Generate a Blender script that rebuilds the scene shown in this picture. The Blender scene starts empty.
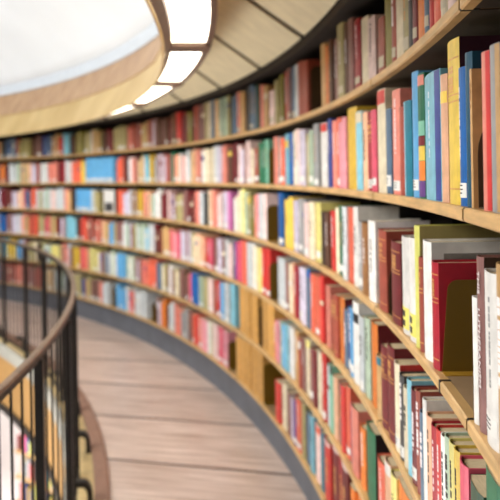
import bpy, math, random
from math import sin, cos, pi, radians, degrees, sqrt

# ------------------------------------------------------------------ camera, world, lights, exposure
sc = bpy.context.scene
COL = sc.collection
XC, YC, R = -9.802, 1.824, 10.148          # centre of the round gallery and radius of the shelf fronts
PITCH, Z0 = 0.32, 0.24                      # shelf spacing, top of the lowest shelf
SHELF_Z = {1: Z0 + 5*PITCH, 2: Z0 + 4*PITCH, 3: Z0 + 3*PITCH, 4: Z0 + 2*PITCH, 5: Z0 + PITCH, 6: Z0}

cd = bpy.data.cameras.new('camera')
cam = bpy.data.objects.new('camera', cd); COL.objects.link(cam)
cam.location = (0, 0, 1.5757)
cam.rotation_euler = (radians(90), 0.018, 0)
cd.sensor_width = 36
cd.lens = 736.8/500*36
cd.shift_y = (174.58-250)/500
cd.clip_start = .05
cd.dof.use_dof = True
cd.dof.focus_distance = 1.2
cd.dof.aperture_fstop = 4.8
sc.camera = cam

w = bpy.data.worlds.new('world'); sc.world = w; w.use_nodes = True
w.node_tree.nodes['Background'].inputs[0].default_value = (.86, .92, 1, 1)
w.node_tree.nodes['Background'].inputs[1].default_value = .12

def polar(r, a, z=0): return (XC+r*cos(radians(a)), YC+r*sin(radians(a)), z)
def area(name, loc, target, size, power, col):
    l = bpy.data.lights.new(name, 'AREA'); l.shape = 'DISK'; l.size = size; l.energy = power; l.color = col
    o = bpy.data.objects.new(name, l); COL.objects.link(o); o.location = loc
    import mathutils
    o.rotation_euler = (mathutils.Vector(target)-mathutils.Vector(loc)).to_track_quat('-Z', 'Y').to_euler()
    return o
area('added_atrium_light', (-5.0, 0.6, 4.3), (-0.4, 3.2, 0.9), 3.4, 490, (1, .975, .94))  # unseen area light added in the void as main light on the shelves
area('dome_fill_light', (-7.0, 4.5, 2.9), (-7.0, 5.5, 6.0), 3.0, 350, (.9, .96, 1))  # unseen light added to whiten the dome from below

area('soffit_fill_light', (-3.4, 4.2, -1.5), (-1.2, 5.2, 2.3), 2.2, 105, (1, .97, .9))  # unseen fill added low in the void to brighten the soffit panels
area('lower_storey_fill', polar(9.9, 52, -.68), polar(10.9, 53, -2.6), 1.2, 120, (1, .97, .93))  # unseen fill added to lighten the storey below

sc.view_settings.view_transform = 'Standard'
sc.view_settings.look = 'None'
sc.view_settings.gamma = 1
sc.view_settings.use_curve_mapping = False
sc.view_settings.exposure = 0.1
sc.cycles.use_denoising = True

# ------------------------------------------------------------------ helpers
random.seed(5)
def lin(c):
    return tuple(((v/255)/12.92 if v/255 <= .04045 else ((v/255+.055)/1.055)**2.4) for v in c) + (1,)

class MB:
    def __init__(s): s.v = []; s.f = []; s.m = []
    def add(s, vs, fs, mi=0):
        b = len(s.v); s.v += vs
        s.f += [tuple(i+b for i in f) for f in fs]; s.m += [mi]*len(fs)
    def box(s, x0, x1, y0, y1, z0, z1, mi=0):
        s.add([(x0,y0,z0),(x1,y0,z0),(x1,y1,z0),(x0,y1,z0),(x0,y0,z1),(x1,y0,z1),(x1,y1,z1),(x0,y1,z1)],
              [(0,3,2,1),(4,5,6,7),(0,1,5,4),(1,2,6,5),(2,3,7,6),(3,0,4,7)], mi)
    def ring(s, prof, a0, a1, n, mi=0, closed=True):
        """sweep a (radius, z) outline about the gallery centre from angle a0 to a1 (degrees)"""
        k = len(prof); vs = []; fs = []
        for i in range(n+1):
            a = radians(a0+(a1-a0)*i/n)
            for r, z in prof: vs.append((XC+r*cos(a), YC+r*sin(a), z))
        kk = k if closed else k-1
        for i in range(n):
            for j in range(kk):
                j2 = (j+1) % k
                fs.append((i*k+j, (i+1)*k+j, (i+1)*k+j2, i*k+j2))
        if closed:
            fs.append(tuple(range(k))); fs.append(tuple(n*k+j for j in reversed(range(k))))
        s.add(vs, fs, mi)
    def build(s, name, mats, parent=None, smooth=False):
        me = bpy.data.meshes.new(name); me.from_pydata(s.v, [], s.f)
        if not isinstance(mats, (list, tuple)): mats = [mats]
        for m in mats: me.materials.append(m)
        me.polygons.foreach_set('material_index', s.m)
        if smooth: me.polygons.foreach_set('use_smooth', [True]*len(s.f))
        me.update()
        import bmesh
        bm = bmesh.new(); bm.from_mesh(me); bmesh.ops.recalc_face_normals(bm, faces=bm.faces); bm.to_mesh(me); bm.free()
        o = bpy.data.objects.new(name, me); COL.objects.link(o)
        if parent: o.parent = parent
        return o

def rect(r0, r1, z0, z1): return [(r0,z0),(r1,z0),(r1,z1),(r0,z1)]
def tag(o, label=None, cat=None, group=None, kind=None):
    if label: o['label'] = label
    if cat: o['category'] = cat
    if group: o['group'] = group
    if kind: o['kind'] = kind
    return o
def empty(name, loc, rz=0):
    o = bpy.data.objects.new(name, None); COL.objects.link(o); o.location = loc; o.rotation_euler = (0,0,rz); o.empty_display_size = .05
    return o
def polar(r, a, z=0): return (XC+r*cos(radians(a)), YC+r*sin(radians(a)), z)

# ------------------------------------------------------------------ materials
def mat(name, col, rough=.5, metal=0, vary=.12, scale=18, stretch=(1,1,1), col2=None, bump=0, rnd=0, emit=0, coat=0, coords='Object'):
    m = bpy.data.materials.new(name); m.use_nodes = True; nt = m.node_tree; N = nt.nodes; L = nt.links
    p = N['Principled BSDF']; p.inputs['Roughness'].default_value = rough; p.inputs['Metallic'].default_value = metal
    if coat: p.inputs['Coat Weight'].default_value = coat; p.inputs['Coat Roughness'].default_value = .25
    c1 = lin(col); c2 = lin(col2) if col2 else tuple(v*(1-vary*2) for v in c1[:3])+(1,)
    tc = N.new('ShaderNodeTexCoord'); mp = N.new('ShaderNodeMapping'); mp.inputs['Scale'].default_value = stretch
    L.new(tc.outputs[coords], mp.inputs[0])
    nz = N.new('ShaderNodeTexNoise'); nz.inputs['Scale'].default_value = scale; nz.inputs['Detail'].default_value = 5
    L.new(mp.outputs[0], nz.inputs[0])
    rp = N.new('ShaderNodeValToRGB'); rp.color_ramp.elements[0].position = .35; rp.color_ramp.elements[1].position = .68
    rp.color_ramp.elements[0].color = c2; rp.color_ramp.elements[1].color = c1
    L.new(nz.outputs[0], rp.inputs[0]); out = rp.outputs[0]
    if rnd:
        oi = N.new('ShaderNodeObjectInfo'); mr = N.new('ShaderNodeMapRange')
        mr.inputs['To Min'].default_value = 1-rnd; mr.inputs['To Max'].default_value = 1+rnd
        L.new(oi.outputs['Random'], mr.inputs[0])
        hs = N.new('ShaderNodeHueSaturation'); L.new(mr.outputs[0], hs.inputs['Value']); L.new(out, hs.inputs['Color']); out = hs.outputs[0]
    L.new(out, p.inputs['Base Color'])
    if bump:
        b = N.new('ShaderNodeBump'); b.inputs['Strength'].default_value = bump; b.inputs['Distance'].default_value = .002
        L.new(nz.outputs[0], b.inputs['Height']); L.new(b.outputs[0], p.inputs['Normal'])
    if emit:
        p.inputs['Emission Color'].default_value = lin(col); p.inputs['Emission Strength'].default_value = emit
    return m

PAL = dict(white=(243,240,234), cream=(243,228,196), pale_grey=(208,214,216), grey=(160,160,160), charcoal=(66,64,64), black=(28,28,30),
 brown=(98,64,46), umber=(66,46,36), bronze=(160,110,62), tan=(214,170,112), gold=(214,160,84), mustard=(212,174,60), yellow=(243,208,88),
 lemon=(238,226,136), lime=(216,214,112), orange=(238,132,52), coral=(240,112,84), salmon=(236,142,124), peach=(247,190,152),
 blush=(244,214,208), pink=(240,160,172), rose=(228,92,116), red=(214,58,52), crimson=(172,24,44), brick=(170,80,62), maroon=(120,36,42),
 mauve=(150,106,100), lilac=(214,204,222), purple=(112,70,142), magenta=(212,120,180), navy=(56,70,140), blue=(22,98,170), sky=(104,178,228),
 aqua=(136,200,218), teal=(26,128,150), petrol=(24,84,108), slate=(92,118,142), green=(36,112,78), forest=(48,80,62), mint=(126,188,160),
 sage=(186,206,180), olive=(134,126,50), khaki=(182,170,118))
WORD = dict(pale_grey='pale-grey', blush='pale-pink', aqua='pale-blue', sky='sky-blue', lime='lime-yellow', lemon='pale-yellow',
 navy='deep-blue', forest='dark-green', slate='slate-blue', umber='dark-brown', mustard='mustard-yellow', mint='mint-green', sage='sage-green',
 khaki='khaki', petrol='petrol-blue', rose='rose-red', brick='brick-red')
def word(c): return WORD.get(c, c)
COVER = {k: mat('cover_'+k, v, .42, vary=.12, scale=30, rnd=.16, bump=.05) for k, v in PAL.items()}
PAGE = mat('paper_edges', (222,200,160), .8, vary=.12, scale=60, stretch=(14,1,1))
LABEL = mat('white_label', (228,226,220), .55, vary=.02)
DIMLABEL = mat('dimmed_label', (206,196,172), .6, vary=.05)  # label white dimmed in its colour for the shaded top row
YLABEL = mat('yellow_label', (236,222,110), .55, vary=.03)
INK = mat('dark_ink', (52,48,46), .6)
GILT = mat('gilt', (226,168,96), .35, metal=.3)
WINK = mat('white_ink', (244,236,236), .6, vary=.01)
OAK = mat('oak_edge', (220,178,118), .38, vary=.16, scale=9, stretch=(1,1,9), bump=.08)
OAKTOP = mat('oak_board', (168,138,104), .45, vary=.15, scale=9, stretch=(1,1,9), bump=.06)
UNDERSHADE = mat('painted_underside_shade', (58,46,34), .6)  # dark colour stands in for the shade under each shelf board
DARKWOOD = mat('dark_stained_panel', (44,34,26), .7)
BLACKM = mat('black_steel', (22,20,18), .42, vary=.1)
OLIVEM = mat('olive_enamel_steel', (112,84,16), .42, vary=.06, scale=4)
LITOLIVEM = mat('lit_olive_enamel_steel', (176,132,40), .4, vary=.06, scale=4)  # the olive enamel again, its colour lightened as if lit, for feet
BROWNM = mat('dark_brown_enamel_steel', (74,54,32), .45, vary=.06, scale=4)
PLINTH = mat('grey_plinth', (104,108,116), .55, vary=.1, scale=5)
PANEL = mat('beige_acoustic_panel', (232,220,184), .8, vary=.06, scale=3, stretch=(4,4,1))
DRUMW = mat('honey_wood', (206,176,116), .42, col2=(184,150,86), scale=3, stretch=(1.2,1.2,.5))
REFLW = mat('brown_reflection', (188,152,112), .45, col2=(160,120,82), scale=5, stretch=(2.2,2.2,.25))  # streaky brown for the reflection painted on the drum
RIMM = mat('pale_blue_grey_rim', (204,210,216), .6, vary=.05)
DOME = mat('white_plaster', (234,238,241), .8, vary=.03, scale=1.2)
LAMPF = mat('bronze_frame', (92,64,42), .5, vary=.12)
DIFF = mat('lit_diffuser', (255,246,228), .5, emit=6.0, vary=0.01)
RAILM = mat('worn_bronze_rail', (136,108,82), .36, metal=.25, vary=.2, scale=22)
NOSE = mat('brown_nosing', (150,112,92), .5)
LEDGE = mat('pale_yellow_ledge', (220,194,138), .5)
FASC = mat('ochre_fascia', (190,144,84), .55, vary=.1, scale=4)
PALEF = mat('pale_stone', (240,230,226), .5, vary=.06, scale=2)
PALEN = mat('pale_nosing', (184,180,168), .5)

def floor_mat():
    m = bpy.data.materials.new('floor_planks'); m.use_nodes = True; nt = m.node_tree; N = nt.nodes; L = nt.links
    p = N['Principled BSDF']; p.inputs['Roughness'].default_value = .36
    tc = N.new('ShaderNodeTexCoord')
    mp = N.new('ShaderNodeMapping'); mp.inputs['Rotation'].default_value = (0,0,radians(14.7))
    L.new(tc.outputs['Object'], mp.inputs[0])
    sep = N.new('ShaderNodeSeparateXYZ'); L.new(mp.outputs[0], sep.inputs[0])
    def math_(op, a, b):
        n = N.new('ShaderNodeMath'); n.operation = op
        for i, x in enumerate((a, b)):
            if isinstance(x, (int, float)): n.inputs[i].default_value = x
            elif x is not None: L.new(x, n.inputs[i])
        return n.outputs[0]
    v = math_('DIVIDE', math_('SUBTRACT', sep.outputs['Y'], 3.766), .69)
    fr = math_('FRACT', v, None); idx = math_('FLOOR', v, None)
    seam = math_('LESS_THAN', fr, .035)
    wn = N.new('ShaderNodeTexWhiteNoise'); wn.noise_dimensions = '1D'; L.new(idx, wn.inputs['W'])
    st = N.new('ShaderNodeMapping'); st.inputs['Scale'].default_value = (.7, 9, 1); L.new(mp.outputs[0], st.inputs[0])
    nz = N.new('ShaderNodeTexNoise'); nz.inputs['Scale'].default_value = 3.2; nz.inputs['Detail'].default_value = 8; nz.inputs['Roughness'].default_value = .62
    L.new(st.outputs[0], nz.inputs[0])
    rp = N.new('ShaderNodeValToRGB'); e = rp.color_ramp.elements
    e[0].position = .3; e[0].color = lin((168,140,122)); e[1].position = .72; e[1].color = lin((232,212,200))
    L.new(nz.outputs[0], rp.inputs[0])
    hs = N.new('ShaderNodeHueSaturation'); L.new(rp.outputs[0], hs.inputs['Color'])
    L.new(math_('ADD', math_('MULTIPLY', wn.outputs['Value'], .14), .93), hs.inputs['Value'])
    mx = N.new('ShaderNodeMix'); mx.data_type = 'RGBA'; L.new(seam, mx.inputs[0]); L.new(hs.outputs[0], mx.inputs[6]); mx.inputs[7].default_value = lin((70,50,42))
    L.new(mx.outputs[2], p.inputs['Base Color'])
    rr = N.new('ShaderNodeMapRange'); rr.inputs['To Min'].default_value = .22; rr.inputs['To Max'].default_value = .42
    L.new(nz.outputs[0], rr.inputs[0]); L.new(rr.outputs[0], p.inputs['Roughness'])
    b = N.new('ShaderNodeBump'); b.inputs['Strength'].default_value = .12; b.inputs['Distance'].default_value = .003
    L.new(nz.outputs[0], b.inputs['Height']); L.new(b.outputs[0], p.inputs['Normal'])
    return m
FLOORM = floor_mat()

# ------------------------------------------------------------------ the setting
A0, A1 = -30, 75
m = MB(); m.ring(rect(9.2, 10.75, -.12, 0), A0, A1, 105); tag(m.build('floor', FLOORM), kind='structure')
m = MB(); m.ring([(9.185,-.12),(9.262,-.12),(9.262,.010),(9.25,.014),(9.197,.014),(9.185,.010)], A0, A1, 105); tag(m.build('trim_1', NOSE), kind='structure')
m = MB(); m.ring(rect(9.06, 9.184, -.12, -.012), A0, A1, 105); tag(m.build('trim_2', LEDGE), kind='structure')
m = MB(); m.ring(rect(9.035, 9.059, -.11, .006), A0, A1, 105); tag(m.build('trim_3', PALEN), kind='structure')
m = MB(); m.ring(rect(9.05, 9.075, -.56, -.121), A0, A1, 105); tag(m.build('trim_4', FASC), kind='structure')
m = MB(); m.ring(rect(9.03, 10.7, -.63, -.561), A0, A1, 105); tag(m.build('trim_5', DARKWOOD), kind='structure')
m = MB(); m.ring(rect(10.44, 10.52, 0, 2.55), A0, A1, 105); tag(m.build('wall_outer', DARKWOOD), kind='structure')
# lower storey seen through the balusters
m = MB(); m.ring(rect(.02, 11.6, -3.1, -3.0), -60, 120, 90); tag(m.build('floor_lower', PALEF), kind='structure')
m = MB(); m.ring(rect(11.4, 11.5, -3.0, -.63), -60, 120, 90); tag(m.build('wall_lower', PALEF), kind='structure')

# ceiling: sloping beige panels over the shelves, dark seams, drum, rim, dome
SEAM0, BAY = -4.0, 5.35
m = MB(); m.ring([(10.14,2.192),(10.16,2.192),(10.5,2.3),(10.5,2.7),(9.835,2.7),(9.80,2.475),(9.74,2.475)], A0, A1, 105)
ceil = tag(m.build('ceiling', DARKWOOD), kind='structure')
def pan(r): return 2.178+(10.146-r)*.68
for k in range(-2, 13):
    a = 2.75+BAY*k; g = .2
    m = MB(); m.ring([(10.146,pan(10.146)),(10.146,pan(10.146)+.012),(9.745,pan(9.745)+.012),(9.745,pan(9.745))], a+g, a+BAY-g, 8)
    m.build('soffit_panel', PANEL, ceil)
m = MB(); m.ring([(9.526,2.056),(9.533,2.056),(9.80,2.57),(9.78,2.57)], A0, A1, 120); dr = tag(m.build('trim_6', DRUMW, smooth=False), kind='structure')
def dr_r(z): return 9.528+(z-2.066)*.5
m = MB(); m.ring([(dr_r(2.31)-.006,2.31),(dr_r(2.31)+.004,2.31),(dr_r(2.568)+.004,2.568),(dr_r(2.568)-.006,2.568)], 17.5, A1, 70); m.build('reflection_band', REFLW, dr)  # brown streaks paint mirrored books onto the upper drum
m = MB(); m.ring([(9.765,2.571),(9.83,2.571),(9.83,2.68),(9.765,2.68)], A0, A1, 120); tag(m.build('trim_7', RIMM), kind='structure')
m = MB()
prof = [(9.82,2.682),(9.766,2.682),(9.7,2.78),(9.4,3.05),(8.8,3.45),(7.8,3.95),(6.6,4.4),(5,4.8),(3,5.0),(.05,5.1)]
m.ring(prof, -100, 190, 96, closed=False); tag(m.build('ceiling_dome', DOME, smooth=True), kind='structure')

# ring of ceiling lights
for k, nm in enumerate(['first', 'second', 'third', 'fourth', 'fifth', 'sixth', 'seventh']):
    a0 = .35+7.2*k; a1 = a0+6.35; am = (a0+a1)/2
    t = empty('ceiling_light', polar(9.63, am, 2.09))
    lab = {0: 'long glowing ceiling light box with bronze frame, the biggest along the drum edge',
           1: 'glowing ceiling light panel, next along the drum after the biggest one',
           2: 'narrow glowing ceiling light where the drum curves away above the red top-shelf books'}.get(k,
           f'thin glowing ceiling light, {nm} along the drum counted from the biggest one')
    tag(t, lab, 'ceiling light', 'ring of ceiling lights')
    inv = t.matrix_world.inverted()
    def put(mb, name, mt):
        o = mb.build(name, mt); o.parent = t; o.location = tuple(-v for v in t.location); return o
    f = MB()
    f.ring([(9.536,2.062),(9.562,2.09),(9.564,2.115),(9.557,2.115)], a0, a1, 10); put(f, 'frame', LAMPF)
    f = MB(); f.ring(rect(9.70, 9.722, 2.10, 2.32), a0, a1, 10); put(f, 'frame', LAMPF)
    for b in (a0-.42, a1):
        f = MB(); f.ring([(9.551,2.092),(9.722,2.092),(9.722,2.2),(9.62,2.2),(9.575,2.11)], b, b+.42, 1); put(f, 'end_cap', LAMPF)
    f = MB(); f.ring([(9.565,2.11),(9.699,2.11),(9.699,2.13),(9.566,2.118)], a0+.01, a1-.01, 10); put(f, 'diffuser', DIFF)

# ------------------------------------------------------------------ bookcases, one per bay
BAYLAB = {-1: 'oak bookcase bay holding the white book and the mauve book with a white title',
 0: 'oak bookcase bay holding the big yellow book and the gilt crimson book',
 1: 'oak bookcase bay with a mustard-yellow tall book in the middle of its second shelf',
 2: 'oak bookcase bay with a wide coral book in the middle of its fourth shelf',
 3: 'oak bookcase bay whose two lowest shelves hold gold bound volumes',
 4: 'oak bookcase bay just past the gold bound volumes'}
ORD = ['first','second','third','fourth','fifth','sixth','seventh','eighth','ninth','tenth','eleventh','twelfth','thirteenth']
for k in range(-1, 12):
    a0 = SEAM0+BAY*k; a1 = a0+BAY; e = .03
    am = (a0+a1)/2
    t = empty('bookcase', polar(R+.14, am, 0))
    tag(t, BAYLAB.get(k, f'curved oak bookcase bay, {ORD[k-4]} bay past the gold bound volumes' if k > 4 else None), 'bookcase', 'curved run of bookcase bays')
    def put(mb, name, mt):
        o = mb.build(name, mt); o.parent = t; o.location = tuple(-v for v in t.location); return o
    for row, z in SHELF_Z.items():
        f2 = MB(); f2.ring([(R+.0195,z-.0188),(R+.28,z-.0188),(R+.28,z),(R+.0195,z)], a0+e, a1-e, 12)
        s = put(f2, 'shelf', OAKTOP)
        f5 = MB(); f5.ring(rect(R+.0192, R+.28, z-.0205, z-.0189), a0+e, a1-e, 12); f5.build('underside_shade', UNDERSHADE).parent = s  # thin dark sheet carrying the painted underside shade
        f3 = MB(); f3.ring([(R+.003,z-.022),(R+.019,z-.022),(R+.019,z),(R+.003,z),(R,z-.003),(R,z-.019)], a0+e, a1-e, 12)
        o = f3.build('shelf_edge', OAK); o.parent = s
        f4 = MB(); f4.ring(rect(R+.002, R+.03, z-.0218, z-.0005), a1-e+.0005, a1+e-.0005, 1); j = f4.build('joint_strip', BLACKM); j.parent = s
    if k == 0:
        f4 = MB(); f4.ring(rect(R-.0006, R+.02, SHELF_Z[3]-.0222, SHELF_Z[3]+.0004), -2.86, -2.80, 1); f4.build('joint_strip', BLACKM).parent = t.children[2]
    f = MB(); f.ring(rect(R+.281, R+.289, .02, 2.17), a0+.02, a1-.02, 12); put(f, 'back_panel', DARKWOOD)
    f = MB(); f.ring(rect(R+.22, R+.28, .02, 2.15), a1-.018, a1-.001, 1); put(f, 'upright', BLACKM)
    f = MB(); f.ring(rect(R+.05, R+.27, 0, .213), a0+.005, a1-.005, 12); put(f, 'plinth', PLINTH)
    f = MB(); f.ring(rect(R+.004, R+.28, 2.145, 2.176), a0+.005, a1-.005, 12); put(f, 'top_board', DARKWOOD)

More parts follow.
